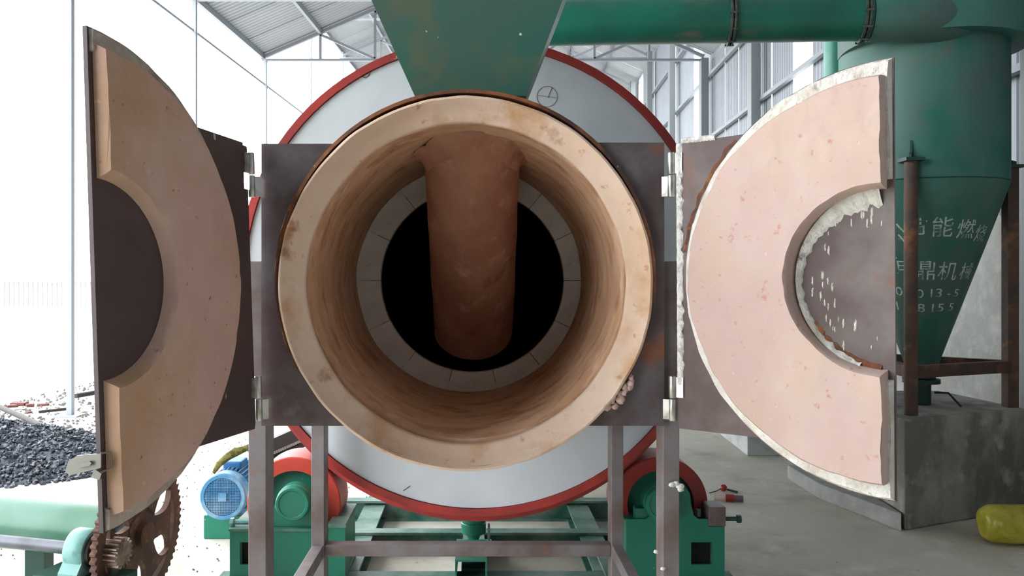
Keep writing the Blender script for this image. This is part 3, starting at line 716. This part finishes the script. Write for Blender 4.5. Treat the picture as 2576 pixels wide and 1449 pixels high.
for q in (-.085, .085):
    mb = MB(); mb.box(mx_+q-.025, mx_+q+.025, my_+.11, my_+.36, .119, .150); build('foot', mb, m_blue, mo, smooth=0)
mb = MB(); pp = [P(536,1190,4.10), P(550,1168,4.12), P(572,1150,4.16), P(592,1138,4.18), P(612,1130,4.2), P(640,1120,4.22)]
mb.tube(pp, [.006,.012,.016,.020,.019,.016], 12); mb.jitter(.009, 34)
tag(build('straw_rope', mb, m_straw, smooth=60), 'yellowish green straw rope lying over the blue motor', 'rope')
gd = thing('chain_guard', 'dark brown chain guard sloping up from the motor to the drum', 'guard', P(728,1135,4.5))
a, b_ = P(640,1150,4.55), P(775,1090,4.55)
mb = MB(); mb.bar(a, b_, .12, .11, (0,0,1)); build('guard_box', mb, m_guard, gd, smooth=0)
for k in range(16):
    q = a.lerp(b_, .32+.58*k/15)+Vector((0,-.065,-.018)); mb = MB(); mb.lathe(q, (0,1,0), [(0,-.006),(.008,-.006),(.008,.006),(0,.006)], 8); build('chain_link', mb, m_chain, gd)
mb = MB(); mb.bar(P(700,1160,4.55), P(700,1160,4.55)*1.0-Vector((0,0,P(700,1160,4.55).z-.0)), .05, .05); build('guard_post', mb, m_guard, gd, smooth=0)

# ------------------------------------------------------------------ cyclone, its duct, stand and pier
AXC = Vector((2.585, 4.85, EYE)); cy = thing('cyclone_collector', 'tall green dust cyclone with white stencilled lettering on its cone', 'cyclone', (2.585, 4.85, .6))
ZS = .546; CR = .442; CT = .085; CZB = -.50
mb = MB(); mb.lathe(AXC, (0,0,1), [(CR, ZS), (CR, 1.40)], 72); build('barrel', mb, m_green_cyc, cy, smooth=60)
mb = MB(); mb.lathe(AXC, (0,0,1), [(CT, CZB), (CR, ZS-.004)], 72); mb.v; cone = build('cone', mb, m_green_cyc, cy, smooth=60)
mb = MB(); mb.lathe(AXC, (0,0,1), [(CR+.001, ZS-.006),(CR+.004, ZS-.003),(CR+.001, ZS)], 72); build('weld_seam', mb, m_dgreen, cy, smooth=60)
mb = MB(); rg = [[], [], [], []]
for k in range(96):
    a = 2*math.pi*k/96; c_, s_ = math.cos(a), math.sin(a)
    da = (math.degrees(a)-165) % 360           # grows from the left side round the front
    f = min(1, da/75); f = f*f*(3-2*f)*max(0, min(1, (330-da)/90)); r_ = CR+.004+.09*f
    for q, (rr, zz) in enumerate(((CR-.005, 1.31), (r_, 1.31), (r_, 1.95), (.0, 1.95))): rg[q].append(AXC+Vector((c_*rr, s_*rr, zz)))
mb.rings(rg); build('volute', mb, m_green_cyc, cy, smooth=30)
mb = MB(); mb.lathe(AXC, (0,0,1), [(CT-.01, CZB-.07),(CT, CZB)], 32); mb.lathe(AXC, (0,0,1), [(.0,-.600),(.100,-.600),(.100,-.575),(.05,-.575)], 32)
mb.lathe(AXC, (0,0,1), [(.052,-.72),(.052,-.60)], 24); build('outlet', mb, m_dgreen, cy, smooth=30)
mb = MB(); mb.tube([AXC+Vector((.05,-.05,-.65)), AXC+Vector((.10,-.10,-.645)), AXC+Vector((.14,-.16,-.715))], .006, 8); build('slide_handle', mb, m_black, cy, smooth=40)
# legs of the stand
PTOP = .575
fl_, rl_ = Vector((2.325, 4.465, PTOP)), Vector((3.035, 4.745, PTOP)); bl_ = Vector((2.42, 5.30, PTOP))
for nme, q, wd in (('front', fl_, .070), ('right', rl_, .062), ('rear', bl_, .062)):
    mb = MB()
    if nme == 'front':
        mb.lathe((q.x, q.y, q.z), (0,0,1), [(0,0),(wd/2,0),(wd/2,1.355),(0,1.355)], 20)
    else: mb.box(q.x-wd/2, q.x+wd/2, q.y-wd/2, q.y+wd/2, q.z, q.z+1.355)
    lg = build('leg', mb, M('rusty_stand_'+nme, srgb(104,76,62), .75, .1, layers=[(srgb(78,66,62), 6, .5, .12, 4), (srgb(150,102,66), 7, .64, .08, 4)], bump=.2), cy, smooth=30)
    mb = MB(); mb.box(q.x-.05, q.x+.05, q.y-.05, q.y+.05, q.z+1.356, q.z+1.374)
    dirv = Vector((AXC.x-q.x, AXC.y-q.y, 0)); dl_ = dirv.length; dirv.normalize(); t_ = Vector((-dirv.y, dirv.x, 0))
    gp = [(-.03,0),(dl_-CR+.004,0),(dl_-CR+.004,.11),(-.0,.03),(-.03,.02)]
    mb.prism(gp, dirv, (0,0,1), Vector((q.x, q.y, q.z+1.374))-t_*.006, t_, .012)
    build('bracket', mb, m_dgreen, cy, smooth=0)
m_stand = M('rusty_cross_bar', srgb(92,68,58), .75, .1, layers=[(srgb(70,60,58), 6, .5, .12, 4), (srgb(140,96,66), 7, .62, .08, 4)], bump=.2)
zb_ = EYE-232/2100*4.47
for a_, b2 in ((fl_, rl_), (rl_, bl_), (bl_, fl_)):
    mb = MB(); p = Vector((a_.x, a_.y, zb_)); q = Vector((b2.x, b2.y, zb_)); mb.bar(p, q, .05, .065); build('cross_bar', mb, m_stand, cy, smooth=0)
# duct
d0_, d1_ = Vector((.36, 4.72, EYE+1.447)), Vector((2.095, 4.463, EYE+1.402))
mb = MB(); mb.tube([d0_.lerp(d1_, k/20) for k in range(21)], .124, 40); 
duct = thing('air_duct', 'round green air duct running level from behind the hopper to the cyclone', 'duct', d0_)
build('pipe', mb, m_green_duct, duct, smooth=50)
for px in (1836, 2168):
    f_ = None
    for k in range(400):
        q = d0_.lerp(d1_, k/399)
        if (q.x/q.y*2100+CX) >= px: f_ = q; break
    dd_ = (d1_-d0_).normalized()
    for s_ in (-.014, .004):
        mb = MB(); mb.tube([f_+dd_*s_, f_+dd_*(s_+.010)], .141 if px < 2000 else .136, 40); build('flange', mb, m_dark_flange, duct, smooth=30)
    for k in range(10):
        a = 2*math.pi*k/10; u_ = Vector((0,0,1)); r_ = dd_.cross(u_)
        q = f_+(r_*math.cos(a)+u_*math.sin(a))*.134; mb = MB(); mb.tube([q-dd_*.024, q+dd_*.024], .006, 6); build('bolt', mb, m_dark_flange, duct, smooth=30)
# transition box from duct to volute
_dd = (d1_-d0_).normalized(); mb = MB(); mb.tube([d1_+_dd*.004, d1_+_dd*.05, d1_+_dd*.22, d1_+_dd*.40+Vector((0,.05,0)), d1_+_dd*.55+Vector((0,.16,0))], [.126, .130, .132, .134, .134], 40); build('inlet', mb, m_green_cyc, cy, smooth=50)
mb = MB(); xx = (2098-CX)/2100*5.75; mb.lathe((xx, 5.75, 0), (0,0,1), [(0,0),(.068,0),(.068,3.6),(0,3.6)], 28)
vp = build('vertical_pipe', mb, m_green_pale, smooth=30); tag(vp, 'pale green upright pipe just behind the cyclone', 'pipe')
# pier
mb = MB(); foot = [(2.215,4.315),(3.09,4.70),(3.02,5.45),(2.30,5.45)]
mb.prism(foot, (1,0,0), (0,1,0), (0,0,0), (0,0,1), PTOP)
tag(build('concrete_pier', mb, m_pier, smooth=0, bevel=.012), 'damp stained concrete pier under the cyclone stand', 'pier')
# low slabs
mb = MB(); mb.prism([(2.03,4.95),(2.19,4.30),(2.205,4.33),(2.28,5.45),(2.03,5.45)], (1,0,0), (0,1,0), (0,0,0), (0,0,1), .09)
tag(build('concrete_slab', mb, m_conc, smooth=0, bevel=.006), 'low concrete slab on the floor left of the pier', 'slab')
a = P(1812,1130,6.6); mb = MB(); mb.prism([((1812-CX)/2100*7.0,7.0),((1880-CX)/2100*6.15,6.15),(2.30,6.15),(2.30,7.0)], (1,0,0), (0,1,0), (0,0,0), (0,0,1), .20)
tag(build('concrete_block', mb, m_kerb, smooth=0, bevel=.006), 'pale concrete block on the floor behind the right door', 'block')
# white fragments of lettering, cut round the cone
def cone_hit(px, py):
    o = Vector((0,0,EYE)); d = Vector(((px-CX)/F_PX, 1, -(py-CY)/F_PX)); k = (CR-CT)/(ZS-CZB)
    lo = None
    for i in range(4000):
        s_ = 4.2+i*.0003; p = o+d*s_; r = CT+k*(p.z-EYE-CZB)
        if (p.x-AXC.x)**2+(p.y-AXC.y)**2 <= r*r: return p
    return None
def char_on_cone(ch_, px, py, hpx):
    p = cone_hit(px, py)
    if p is None: return
    cu = bpy.data.curves.new('t', 'FONT'); cu.body = ch_; cu.align_x = 'CENTER'; cu.align_y = 'CENTER'; cu.size = hpx/2100*4.55*1.15; cu.resolution_u = 3
    ob = bpy.data.objects.new('t', cu); C.objects.link(ob)
    dg = bpy.context.evaluated_depsgraph_get(); me = ob.evaluated_get(dg).to_mesh()
    k = (CR-CT)/(ZS-CZB); mb = MB()
    ang = math.atan2(p.x-AXC.x, -(p.y-AXC.y)); r0 = CT+k*(p.z-EYE-CZB)
    for v in me.vertices:
        z = p.z+v.co.y; r = CT+k*(z-EYE-CZB)+.0015; a_ = ang+v.co.x*(1.3 if ch_.isdigit() else 1)/r0
        mb.v.append(Vector((AXC.x+math.sin(a_)*r, AXC.y-math.cos(a_)*r, z)))
    for f in me.polygons: mb.f.append(tuple(f.vertices))
    ob.evaluated_get(dg).to_mesh_clear(); bpy.data.objects.remove(ob)
    if mb.f: build('stencil_letter', mb, m_letter, cone, smooth=0)
for t_ in (('公',2252,590,46),('节',2305,578,46),('能',2371,575,46),('燃',2430,580,44),('烧',2466,590,40),
           ('恒',2262,672,46),('鼎',2328,684,46),('机',2384,686,44),('械',2430,686,40),
           ('0',2262,734,28),('-',2288,740,28),('0',2314,740,27),('1',2343,739,27),('3',2362,738,27),('-',2387,738,27),('5',2405,738,25),
           ('1',2258,770,28),('5',2290,775,27),('8',2317,776,27),('1',2346,776,27),('5',2366,775,26),('5',2392,773,25)): char_on_cone(*t_)

# ------------------------------------------------------------------ floor clutter on the right
mb = MB(); rg = []; c0 = Vector((2.50, 4.12, .098)); c1 = Vector((3.05, 4.05, .10))
ax = (c1-c0).normalized(); sd = ax.cross(Vector((0,0,1))).normalized()
prof = [(0,.012),(.004,.035),(-.006,.05),(.0,.075),(.03,.092),(.10,.096),(.2,.094),(.3,.097),(.42,.094),(.5,.096),(.55,.08),(.56,.03)]
for h, r in prof:
    row = []
    for k in range(28):
        a = 2*math.pi*k/28; q = c0+ax*h+sd*math.cos(a)*r+Vector((0,0,1))*math.sin(a)*r
        q += noise.noise_vector(q*16)*.006; row.append(Vector((q.x, q.y, max(.002, q.z))))
    rg.append(row)
mb.rings(rg, True, True, True)
ys = build('rolled_sack', mb, m_yel, smooth=60); tag(ys, 'yellow rolled plastic sack lying in front of the pier', 'sack')
tl_ = thing('screwdriver', 'small red handled tool with a thin black wire on the floor', 'tool', P(1820,1228,5.15))
q = P(1820,1232,5.12); mb = MB(); mb.blob((q.x, q.y, .022), .022, 12, 7, (1,1,1), .1, 3); build('handle', mb, m_redp, tl_, smooth=60)
mb = MB(); mb.tube([(q.x+.02, q.y-.01, .014), (q.x+.07, q.y-.05, .008)], .007, 8); build('shaft', mb, m_black, tl_)
mb = MB(); mb.tube([(q.x-.01, q.y, .02), (q.x-.05, q.y-.02, .007), (q.x-.10, q.y-.05, .004)], .003, 6); build('wire', mb, m_black, tl_)
q = P(1830,1262,4.88); tp = thing('plug_fitting', 'mauve and pink metal fitting lying on the floor beside the right roller', 'fitting', (q.x, q.y, 0))
mb = MB(); mb.tube([(q.x-.07,q.y+.02,.022),(q.x-.01,q.y,.022)], .018, 12); build('pink_end', mb, m_pink, tp)
mb = MB(); mb.tube([(q.x-.01,q.y,.025),(q.x+.035,q.y-.01,.025)], .024, 12); build('collar', mb, m_redp, tp)
mb = MB(); mb.tube([(q.x+.035,q.y-.01,.024),(q.x+.085,q.y-.02,.024)], .021, 6); build('nut', mb, m_mauve, tp)

# ------------------------------------------------------------------ gear driven conveyor shaft at lower left
gx, gd_, gz = (350-CX)/2100*3.0, 3.0, EYE-640/2100*3.0
cv = thing('conveyor_drive', 'pale green conveyor roller with rusty gear and grey shaft at lower left', 'conveyor', (gx-.3, 3.05, 0))
axd = Vector((.985, -.17, -.035)).normalized()
def disc_gear(o, ax, r, th, teeth, holes, hub, tooth):
    ax = Vector(ax).normalized(); u = Vector((0,0,1)); rr = ax.cross(u).normalized(); u = rr.cross(ax)
    mb = MB(); n = teeth*4; ri = r*.30
    pt = lambda q, a, h: o+ax*h+(rr*math.cos(a)+u*math.sin(a))*q
    # rim with teeth
    pro = [r, r+tooth, r+tooth, r]
    r_in = r*.84
    rg = []
    for (sel, h) in (('i', -th/2), ('o', -th/2), ('o', th/2), ('i', th/2)):
        rg.append([pt(r_in if sel == 'i' else pro[k % 4], 2*math.pi*k/n, h) for k in range(n)])
    mb.rings(rg, True, loop=True)
    # spokes zone: n holes, built as wedges between
    m = holes; seg = 10
    for k in range(m):
        a0 = 2*math.pi*(k+.28)/m; a1 = 2*math.pi*(k+.72)/m     # solid between a1 of previous and a0 of next
        b0, b1 = 2*math.pi*(k-.28)/m, 2*math.pi*(k+.28)/m
        rows = []
        for (h) in (-th/2, th/2):
            pass
        mm = 8; A = []; B = []
        for i in range(mm+1):
            f = i/mm; q = r*.34+(r*.845-r*.34)*f; wv = (.20+.16*abs(2*f-1)**2.2)
            for sgn, lst in ((-1, A), (1, B)): lst.append((q, 2*math.pi*(k+sgn*wv*1.38)/m))
        vs = [pt(q, a, -th/2) for q, a in A]+[pt(q, a, -th/2) for q, a in reversed(B)]
        vs2 = [pt(q, a, th/2) for q, a in A]+[pt(q, a, th/2) for q, a in reversed(B)]
        L_ = len(vs); b = len(mb.v); mb.v += vs+vs2
        for i in range(mm):
            j = L_-1-i
            mb.f.append((b+i, b+i+1, b+j-1, b+j)); mb.f.append((b+L_+i, b+L_+j, b+L_+j-1, b+L_+i+1))
        for i in range(L_): mb.f.append((b+i, b+(i+1) % L_, b+L_+(i+1) % L_, b+L_+i))
    mb.lathe(o-ax*th/2, ax, [(.02,0),(r*.36,0),(r*.36,th),(.02,th)], 40, loop=True)
    return mb
og = Vector((gx, gd_, gz))
mb = disc_gear(og, axd, .262, .022, 64, 6, .05, .010); build('gear', mb, m_gear, cv, smooth=25)
mb = MB(); mb.lathe(og-axd*.03, axd, [(.0,0),(.045,0),(.045,.065),(.02,.068),(0,.068)], 28); build('hub', mb, m_gear, cv)
rr_ = axd.cross(Vector((0,0,1))).normalized(); 
tb = og-axd*.10
mb = MB(); mb.tube([tb, tb-axd*1.5], .094, 40); build('roller_tube', mb, m_green_tube, cv, smooth=40)
mb = MB(); mb.tube([og-axd*.10, og], .03, 16); build('axle', mb, m_shaft, cv)
ps = P(282,1388,2.82)
mb = MB(); n = 18*4
rgs = []
uu = rr_.cross(axd)
for h in (-.045, .045):
    rgs.append([ps+axd*h+(rr_*math.cos(2*math.pi*k/n)+uu*math.sin(2*math.pi*k/n))*(.040 if k % 4 in (0,3) else .052) for k in range(n)])
mb.rings(rgs, True, True, True); build('pinion', mb, m_teeth, cv, smooth=20)
mb = MB(); mb.tube([ps-axd*1.2, ps+axd*.01], .021, 18); build('shaft', mb, m_shaft, cv)
pb = ps-axd*.105
mb = MB(); mb.lathe(pb-axd*.035, axd, [(.022,0),(.066,0),(.070,.008),(.070,.062),(.066,.07),(.022,.07)], 36, loop=True)
mb.prism([(-.085,-.075),(.085,-.075),(.085,-.058),(.055,-.02),(-.055,-.02),(-.085,-.058)], rr_, uu, pb-axd*.035, axd, .07); build('bearing_block', mb, m_bear, cv, smooth=30)
mb = MB(); mb.lathe(pb+axd*.036, axd, [(.022,0),(.055,0),(.052,.012),(.03,.02),(.022,.02)], 32, loop=True); build('bearing_seal', mb, m_bdark, cv)
zbm = pb.z-.075
mb = MB(); mb.bar((pb.x-.14, pb.y+.03, zbm-.03), (pb.x+.16, pb.y-.05, zbm-.03), .13, .06); mb.bar((pb.x+.05, pb.y-.02, zbm-.06), (pb.x+.05, pb.y-.02, 0), .06, .06); mb.bar((pb.x-.1, pb.y+.02, zbm-.06), (pb.x-.1, pb.y+.02, 0), .06, .06)
build('stand', mb, m_dgreen, cv, smooth=0)
e2 = tb-axd*1.42; mb = MB(); mb.bar((e2.x, e2.y, e2.z-.08), (e2.x, e2.y, 0), .08, .08); build('stand', mb, m_dgreen, cv, smooth=0)
mb = MB(); mb.bar((tb-axd*.3)-Vector((0,0,.085)), Vector(((tb-axd*.3).x, (tb-axd*.3).y, 0)), .07, .07); build('stand', mb, m_dgreen, cv, smooth=0)

# ------------------------------------------------------------------ outside on the left: coal heap, rods, rubble, fence
mb = MB(); n = 54; cxp, cyp = -3.58, 6.0
def heap(x, y):
    r = math.hypot(x/1.15, y/.90)
    if r >= 1: return -.02
    return max(0, 1-r)**.85*.29+(noise.noise((x*9, y*9, 2))*.03+noise.noise((x*22, y*22, 5))*.018)*min(1, (1-r)*4)
for j in range(n+1):
    for i in range(n+1):
        x = -1.2+2.4*i/n; y = -.95+1.9*j/n; mb.v.append(Vector((cxp+x, cyp+y, heap(x, y))))
for j in range(n):
    for i in range(n): a = j*(n+1)+i; mb.f.append((a, a+1, a+n+2, a+n+1))
def rock(mb, c, s):
    q = [Vector((random.uniform(.6,1.2)*s*dx, random.uniform(.6,1.2)*s*dy, random.uniform(.5,1)*s*dz)) for dx, dy, dz in ((1,0,0),(-1,0,0),(0,1,0),(0,-1,0),(0,0,1),(0,0,-1))]
    rot = Matrix.Rotation(random.uniform(0,6), 3, Vector((random.random()-.5, random.random()-.5, random.random()+.1)).normalized())
    mb.add([c+rot@p for p in q], [(0,2,4),(2,1,4),(1,3,4),(3,0,4),(2,0,5),(1,2,5),(3,1,5),(0,3,5)])
for k in range(6500):
    a = random.uniform(0, 6.283); r = math.sqrt(random.random())*1.08; x = r*1.15*math.cos(a); y = r*.90*math.sin(a)
    rock(mb, Vector((cxp+x, cyp+y, max(0, heap(x, y))+.008)), random.uniform(.010,.026))
cp = build('coal_heap', mb, m_coal, smooth=0); tag(cp, 'heap of dark grey coal on the ground at left', 'coal', kind='stuff')
mb = MB()
for k in range(1500):
    d = random.uniform(6.4, 11.5); t = random.uniform(-5.4, -3.0)
    rock(mb, Vector((t+SH*d, d, .004)), random.uniform(.006,.022)*(1 if random.random() < .85 else 1.8))
for k in range(500):
    d = random.uniform(3.7, 7.0); t = random.uniform(-2.6, -.9)
    rock(mb, Vector((t+SH*d, d, .003)), random.uniform(.003,.008))
rb = build('pebbles', mb, m_stone, ground, smooth=0); rb['kind'] = 'stuff'
def GP(px, py): d = EYE*F_PX/(py-CY); return Vector(((px-CX)/F_PX*d, d, 0))
for i, (p, q, r, lab) in enumerate((((-40,1012),(138,1094),.026,'dark thick rod behind the coal heap, reaching farthest right'), ((-80,1078),(60,1102),.022,'dark rod lying behind the coal heap below the longer rod'),
                                    ((98,1042),(172,1034),.014,'thin dark rod on the ground beside the column foot'), ((190,1005),(262,992),.026,'dark rod on the ground just right of the column'))):
    a = GP(*p)+Vector((0,0,r+.004*i)); b_ = GP(*q)+Vector((0,0,r+.004*i)); mb = MB(); mb.tube([a, a.lerp(b_, .5), b_], r, 10)
    tag(build('steel_rod', mb, m_rod, smooth=40), lab, 'rod', 'rods on the ground')
for i, (px, py, s, lab) in enumerate(((48,1022,.075,'largest red brick fragment on the rubble left of the column'), (28,1026,.05,'leftmost small red brick fragment on the rubble'), (75,1024,.055,'middle flat red brick fragment on the rubble'), (108,1022,.05,'right hand red brick fragment near the column foot'), (72,1040,.03,'smallest red brick chip nearest the coal heap'))):
    d = 1.3*2100/(py-703); q = P(px, py, d); mb = MB(); mb.box(q.x-s, q.x+s, q.y-s*.6, q.y+s*.6, .001, s*.55)
    o = MB(); c = Vector((q.x, q.y, 0)); rot = Matrix.Rotation(i*1.1, 3, 'Z'); mb.v = [c+rot@(v-c) for v in mb.v]
    mb.jitter(.012, 14, i); mb.v = [Vector((v.x, v.y, max(.001, v.z))) for v in mb.v]
    tag(build('brick_fragment', mb, m_brick, smooth=0), lab, 'brick', 'red brick fragments')
# far fence: white rails with dark bars between
fd = 39.5; fn = thing('bar_fence', 'long white fence with thin upright bars far away on the left', 'fence', ((-200-CX)/2100*fd, fd, 0))
xa, xb = (-320-CX)/2100*fd, (330-CX)/2100*fd
mb = MB(); mb.box(xa, xb, fd+.10, fd+.22, 0, 1.25); build('fence_wall', mb, m_fence, fn, smooth=0)
mb = MB(); mb.box(xa, xb, fd-.04, fd+.09, 1.17, 1.30); build('top_rail', mb, m_fence, fn, smooth=0)
first = None; x = xa+.1
bm_ = MB(); bm_.box(-.022, .022, -.03, .03, 0, 1.16)
while x < xb:
    if first is None:
        first = build('fence_bar', bm_, m_fbar, fn, smooth=0, origin=Vector((0,0,0))); first.location = Vector((x, fd+.03, 0))-wloc(fn)
    else: put(first, (x, fd+.03, 0), fn)
    x += .2257
